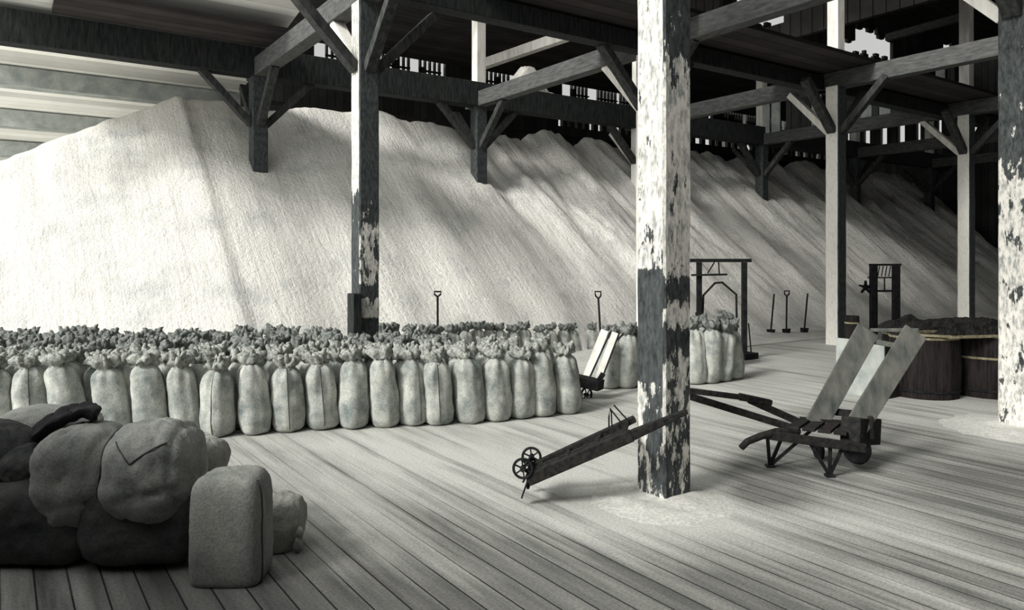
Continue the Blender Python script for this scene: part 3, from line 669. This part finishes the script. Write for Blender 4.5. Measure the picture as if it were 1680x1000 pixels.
# small hand truck near the sacks
t = thing('sack_truck', 'small hand truck standing upright at the right end of the sack block', 'hand truck', (0, 0, 0)); b_ = P(962, 9.5); t.location = (b_.x, b_.y, 0)
for a, b in (((962, 618, 9.6), (992, 542, 9.9)), ((982, 622, 9.4), (1010, 546, 9.7))):
    m = MB(); m.bar(Q(*a), Q(*b), .10, .03, right); m.build('side_board', M['white'], t)
for a, b in (((952, 618, 9.6), (985, 545, 9.9)), ((972, 620, 9.4), (1000, 546, 9.7))):
    m = MB(); m.bar(Q(a[0]+16, a[1], a[2]-.02), Q(b[0]+16-.0, b[1], b[2]-.02), .022, .04, right); m.build('iron_edge', M['iron'], t)
m = MB(); m.bar(Q(938, 621, 9.5), Q(986, 632, 9.3), .12, .2, up); m.bar(Q(980, 628, 9.3), Q(990, 612, 9.3), .06, .04, right); m.build('nose_plate', M['iron'], t)
wheel(t, Q(946, 646, 9.62), right*.8-camdir*.6, .085, .012); wheel(t, Q(962, 647, 9.40), right*.6-camdir*.8, .10, .012)

# shovels stuck in the salt foot
def shovel(px, ytop, z, label, tip=(0, 0), grip=True, blade=None, yb=None):
    top = Q(px, ytop, z); bot = P(px+tip[0], z+tip[1]); bt = Vector((bot.x, bot.y, max(.0, heap_h(bot.x, bot.y)-.08) if yb is None else Q(px, yb, z).z))
    t = thing('shovel', label, 'shovel', bt)
    m = MB(); nk = top.lerp(bt, .12 if grip else 0)
    m.tube([nk, bt], .019, 8); m.build('shaft', M['iron'], t)
    if grip:
        m = MB(); s = right*.055
        m.tube([nk, top.lerp(bt, .07)-s*.9, top-s, top+s, top.lerp(bt, .07)+s*.9, nk], .017, 6); m.build('grip', M['iron'], t)
    if blade:
        m = MB(); d = (bt-top).normalized(); c = bt-d*.05; m.bar(c-d*.10, c+d*.16, .20, .012, right+up*.0, w2=.12); m.build('blade', M['iron'], t)
    return t
shovel(718, 478, 12.6, 'shovel with loop grip standing in the salt behind the single row of sacks')
shovel(981, 478, 13.9, 'shovel with loop grip stuck in the salt left of the front post', tip=(6, 0))
shovel(1270, 482, 16.6, 'leftmost of three shovels at the salt foot, leaning slightly', tip=(-6, .1), grip=False, blade=1)
shovel(1291, 477, 16.8, 'middle shovel of three at the salt foot, with loop grip and forked head', tip=(-1, .1), blade=1)
shovel(1325, 481, 17.0, 'rightmost of three shovels at the salt foot, thin straight shaft', tip=(-6, .1), grip=False, blade=1)
m = MB(); m.tube([Q(1228, 530, 13.0), Q(1233, 584, 13.0)], .013, 6); tag(m.build('pole', M['iron'], origin=Q(1233, 584, 13)), 'thin stick leaning beside the right leg of the scale frame', 'stick')
m = MB(); m.tube([Q(1014, 537, 12.2), Q(1009, 582, 12.2)], .015, 6); tag(m.build('pole', M['iron'], origin=Q(1009, 582, 12.2)), 'thin dark stick standing among the pale sacks left of the front post', 'stick')

# scale frames
t = thing('scale_frame', 'dark timber scale frame with hanging hoop above the small sack group', 'weighing frame', (0, 0, 0)); zf = 13.0; b_ = P(1185, zf); t.location = (b_.x, b_.y, 0)
for px in (1147, 1221):
    m = MB(); a = Q(px, 430, zf); m.bar(Vector((a.x, a.y, 0)), a, .085, .085, right); bevel(m.build('upright', M['iron'], t), .006)
m = MB(); m.bar(Q(1132, 427, zf), Q(1232, 427, zf), .06, .09, up); m.build('top_beam', M['iron'], t)
m = MB(); m.bar(Q(1134, 451, zf-.08), Q(1193, 450, zf-.08), .035, .03, up); m.build('weigh_beam', M['iron'], t)
m = MB(); m.tube([Q(1161, 448, zf), Q(1172, 430, zf)], .013, 6); m.tube([Q(1180, 450, zf), Q(1179, 430, zf)], .013, 6); m.build('hanger', M['iron'], t)
m = MB(); m.tube([Q(x, y, zf) for x, y in ((1158, 560), (1152, 530), (1154, 484), (1173, 464), (1185, 463), (1208, 483), (1209, 560))], .02, 8); m.build('hoop', M['iron'], t)
m = MB(); a = P(1226, zf); m.box(a.x-.2, a.x+.16, a.y-.12, a.y+.12, 0, .11); bevel(m.build('foot_block', M['iron'], t), .01)
m = MB(); m.bar(Q(1148, 512, zf-.05), Q(1148, 528, zf-.05), .13, .10, right); m.build('weight', M['iron'], t)
t = thing('scale_frame', 'second scale frame with star shaped wheel, behind the tubs', 'weighing frame', (0, 0, 0)); zf = 16.5; b_ = P(1451, zf); t.location = (b_.x, b_.y, 0)
for px in (1433, 1470):
    m = MB(); a = Q(px, 433, zf); m.bar(Vector((a.x, a.y, 0)), a, .14, .12, right); bevel(m.build('upright', M['iron'], t), .006)
m = MB(); m.bar(Q(1427, 434, zf), Q(1477, 434, zf), .045, .10, up); m.build('top_beam', M['iron'], t)
for yy, ww in ((455, .03), (477, .045)):
    m = MB(); m.bar(Q(1424, yy, zf), Q(1471, yy, zf), ww, .04, up); m.build('crossbar', M['iron'], t)
m = MB()
for xx in (1443, 1449, 1455, 1461): m.tube([Q(xx, 436, zf), Q(xx-3, 453, zf)], .012, 5)
m.tube([Q(1451, 455, zf), Q(1451, 477, zf)], .016, 5); m.build('hanger', M['iron'], t)
m = MB(); c = Q(1420, 471, zf)
for k in range(5):
    a = 2*math.pi*k/5+.3; d = right*math.cos(a)+up*math.sin(a); m.bar(c, c+d*.15, .075, .05, right*math.sin(a)-up*math.cos(a), w2=.03)
m.bar(c, Q(1433, 471, zf), .06, .05, up); m.build('star_wheel', M['iron'], t)

# tubs, keg and crate
def tub(px, pbase, r, h, label, bulge=.03, hoops=(.12, .5, .86), name='wooden_tub', cat='tub', z=None):
    z = z or EYE*F/(pbase-HZ)+r; p = P(px, z); t = thing(name, label, cat, (p.x, p.y, 0)); n = 26; m = MB()
    lv = [0, .05, .25, .5, .75, .95, 1.0]; ro = [[p.to_3d()+Vector(((r+bulge*math.sin(math.pi*v))*math.cos(2*math.pi*k/n)*(1-.008*(k % 2)), (r+bulge*math.sin(math.pi*v))*math.sin(2*math.pi*k/n)*(1-.008*(k % 2)), h*v)) for k in range(n)] for v in lv]
    ri = [[p.to_3d()+Vector(((r-.035)*math.cos(2*math.pi*k/n), (r-.035)*math.sin(2*math.pi*k/n), z_)) for k in range(n)] for z_ in (h, h-.12)]
    al = ro+ri; vs = [v for q in al for v in q]
    m.add(vs, [(i*n+k, i*n+(k+1) % n, (i+1)*n+(k+1) % n, (i+1)*n+k) for i in range(len(al)-1) for k in range(n)]); m.add(al[-1], [tuple(range(n))], 0)
    m.build('staves', M['stave'], t)
    for v in hoops:
        m = MB(); R = r+bulge*math.sin(math.pi*v)+.004; c = p.to_3d()+Vector((0, 0, h*v)); k2 = 40
        vs = [c+Vector((R2*math.cos(2*math.pi*k/k2), R2*math.sin(2*math.pi*k/k2), dz)) for dz, R2 in ((-.014, R-.006), (-.014, R+.003), (.014, R+.003), (.014, R-.006)) for k in range(k2)]
        m.add(vs, [(i*k2+k, i*k2+(k+1) % k2, (i+1)*k2+(k+1) % k2, (i+1)*k2+k) for i in range(3) for k in range(k2)]); m.build('hoop', M['hoop'] if v > .3 else M['iron'], t)
    return t
tub(1516, 657, .40, .82, 'dark wooden tub nearest the tipped truck, left of the two front tubs', hoops=(.12, .93))
tub(1622, 656, .42, .82, 'dark wooden tub with pale hoops beside the right edge post', hoops=(.12, .62, .95))
tub(1498, 640, .38, .84, 'dark tub standing behind the left front tub', z=10.4)
tub(1590, 640, .40, .85, 'dark tub standing behind the gap between the two front tubs', z=10.5)
tub(1672, 640, .40, .85, 'dark tub behind the right edge post', z=10.6)
tub(1398, 577, .125, .66, 'narrow tall dark keg standing beside the slim white post', bulge=.01, hoops=(.2, .8), name='wooden_keg', cat='keg', z=14.2)
t = thing('wooden_crate', 'pale sided wooden crate behind the boards of the tipped truck', 'crate', (0, 0, 0)); cp = P(1452, 9.3); t.location = (cp.x, cp.y, 0)
m = MB(); X, Y = cp.x, cp.y
m.box(X, X+.35, Y, Y+.03, 0.02, .70); m.box(X, X+.35, Y+.62, Y+.65, 0.02, .70); m.box(X+.32, X+.35, Y+.03, Y+.62, 0.02, .70); m.box(X, X+.35, Y, Y+.65, 0, .02); m.build('crate_body', M['darkwood'], t)
m = MB(); m.box(X-.02, X, Y, Y+.65, 0, .72); m.build('lit_side_panel', M['purlin'], t)  # left side toned pale: light on it put into the panel colour
# tarpaulin and sticks heaped on the tubs
def rag(px0, px1, py, z, label, seed, hgt=.1, depth=.8, mat='darkwood'):
    m = MB(); nx_, ny_ = 40, 14; g = []
    for i in range(nx_+1):
        for j in range(ny_+1):
            u, v = i/nx_, j/ny_; zz = z+(v-.5)*depth; px = px0+(px1-px0)*u; p = P(px, zz)
            k = min(1, 8*u*(1-u))*min(1, 6*v*(1-v)); hh = Q(px, py, z).z+hgt*k*(.5+1.1*noise.noise(Vector((u*7+seed, v*4, 0))))+.03*noise.noise(Vector((u*25, v*9, seed)))
            g.append((p.x, p.y, hh-.03*(1-k)))
    m.add(g, [(i*(ny_+1)+j, (i+1)*(ny_+1)+j, (i+1)*(ny_+1)+j+1, i*(ny_+1)+j+1) for i in range(nx_) for j in range(ny_)], 0, False)
    o = m.build('tarpaulin', M[mat], origin=Q((px0+px1)/2, py, z)); s = o.modifiers.new('t', 'SOLIDIFY'); s.thickness = .025; tag(o, label, 'tarpaulin')
rag(1440, 1660, 533, 10.45, 'crumpled dark tarpaulin spread over the back tubs', 3, .13, .75)
rag(1530, 1656, 546, 9.6, 'brown crumpled tarpaulin on the rim of the front tubs', 9, .10, .6)
for k, (a, b, l) in enumerate((((1500, 549, 9.3), (1560, 552, 9.2), 'pale lath lying on the left front tub'), ((1555, 553, 9.2), (1640, 551, 9.3), 'pale lath lying along the rim of the right front tub'), ((1470, 546, 9.6), (1545, 543, 9.9), 'short pale lath across the back of the left front tub'))):
    m = MB(); m.bar(Q(*a), Q(*b), .03, .05, up); tag(m.build('lath', M['hoop'], origin=Q(*a)), l, 'lath')
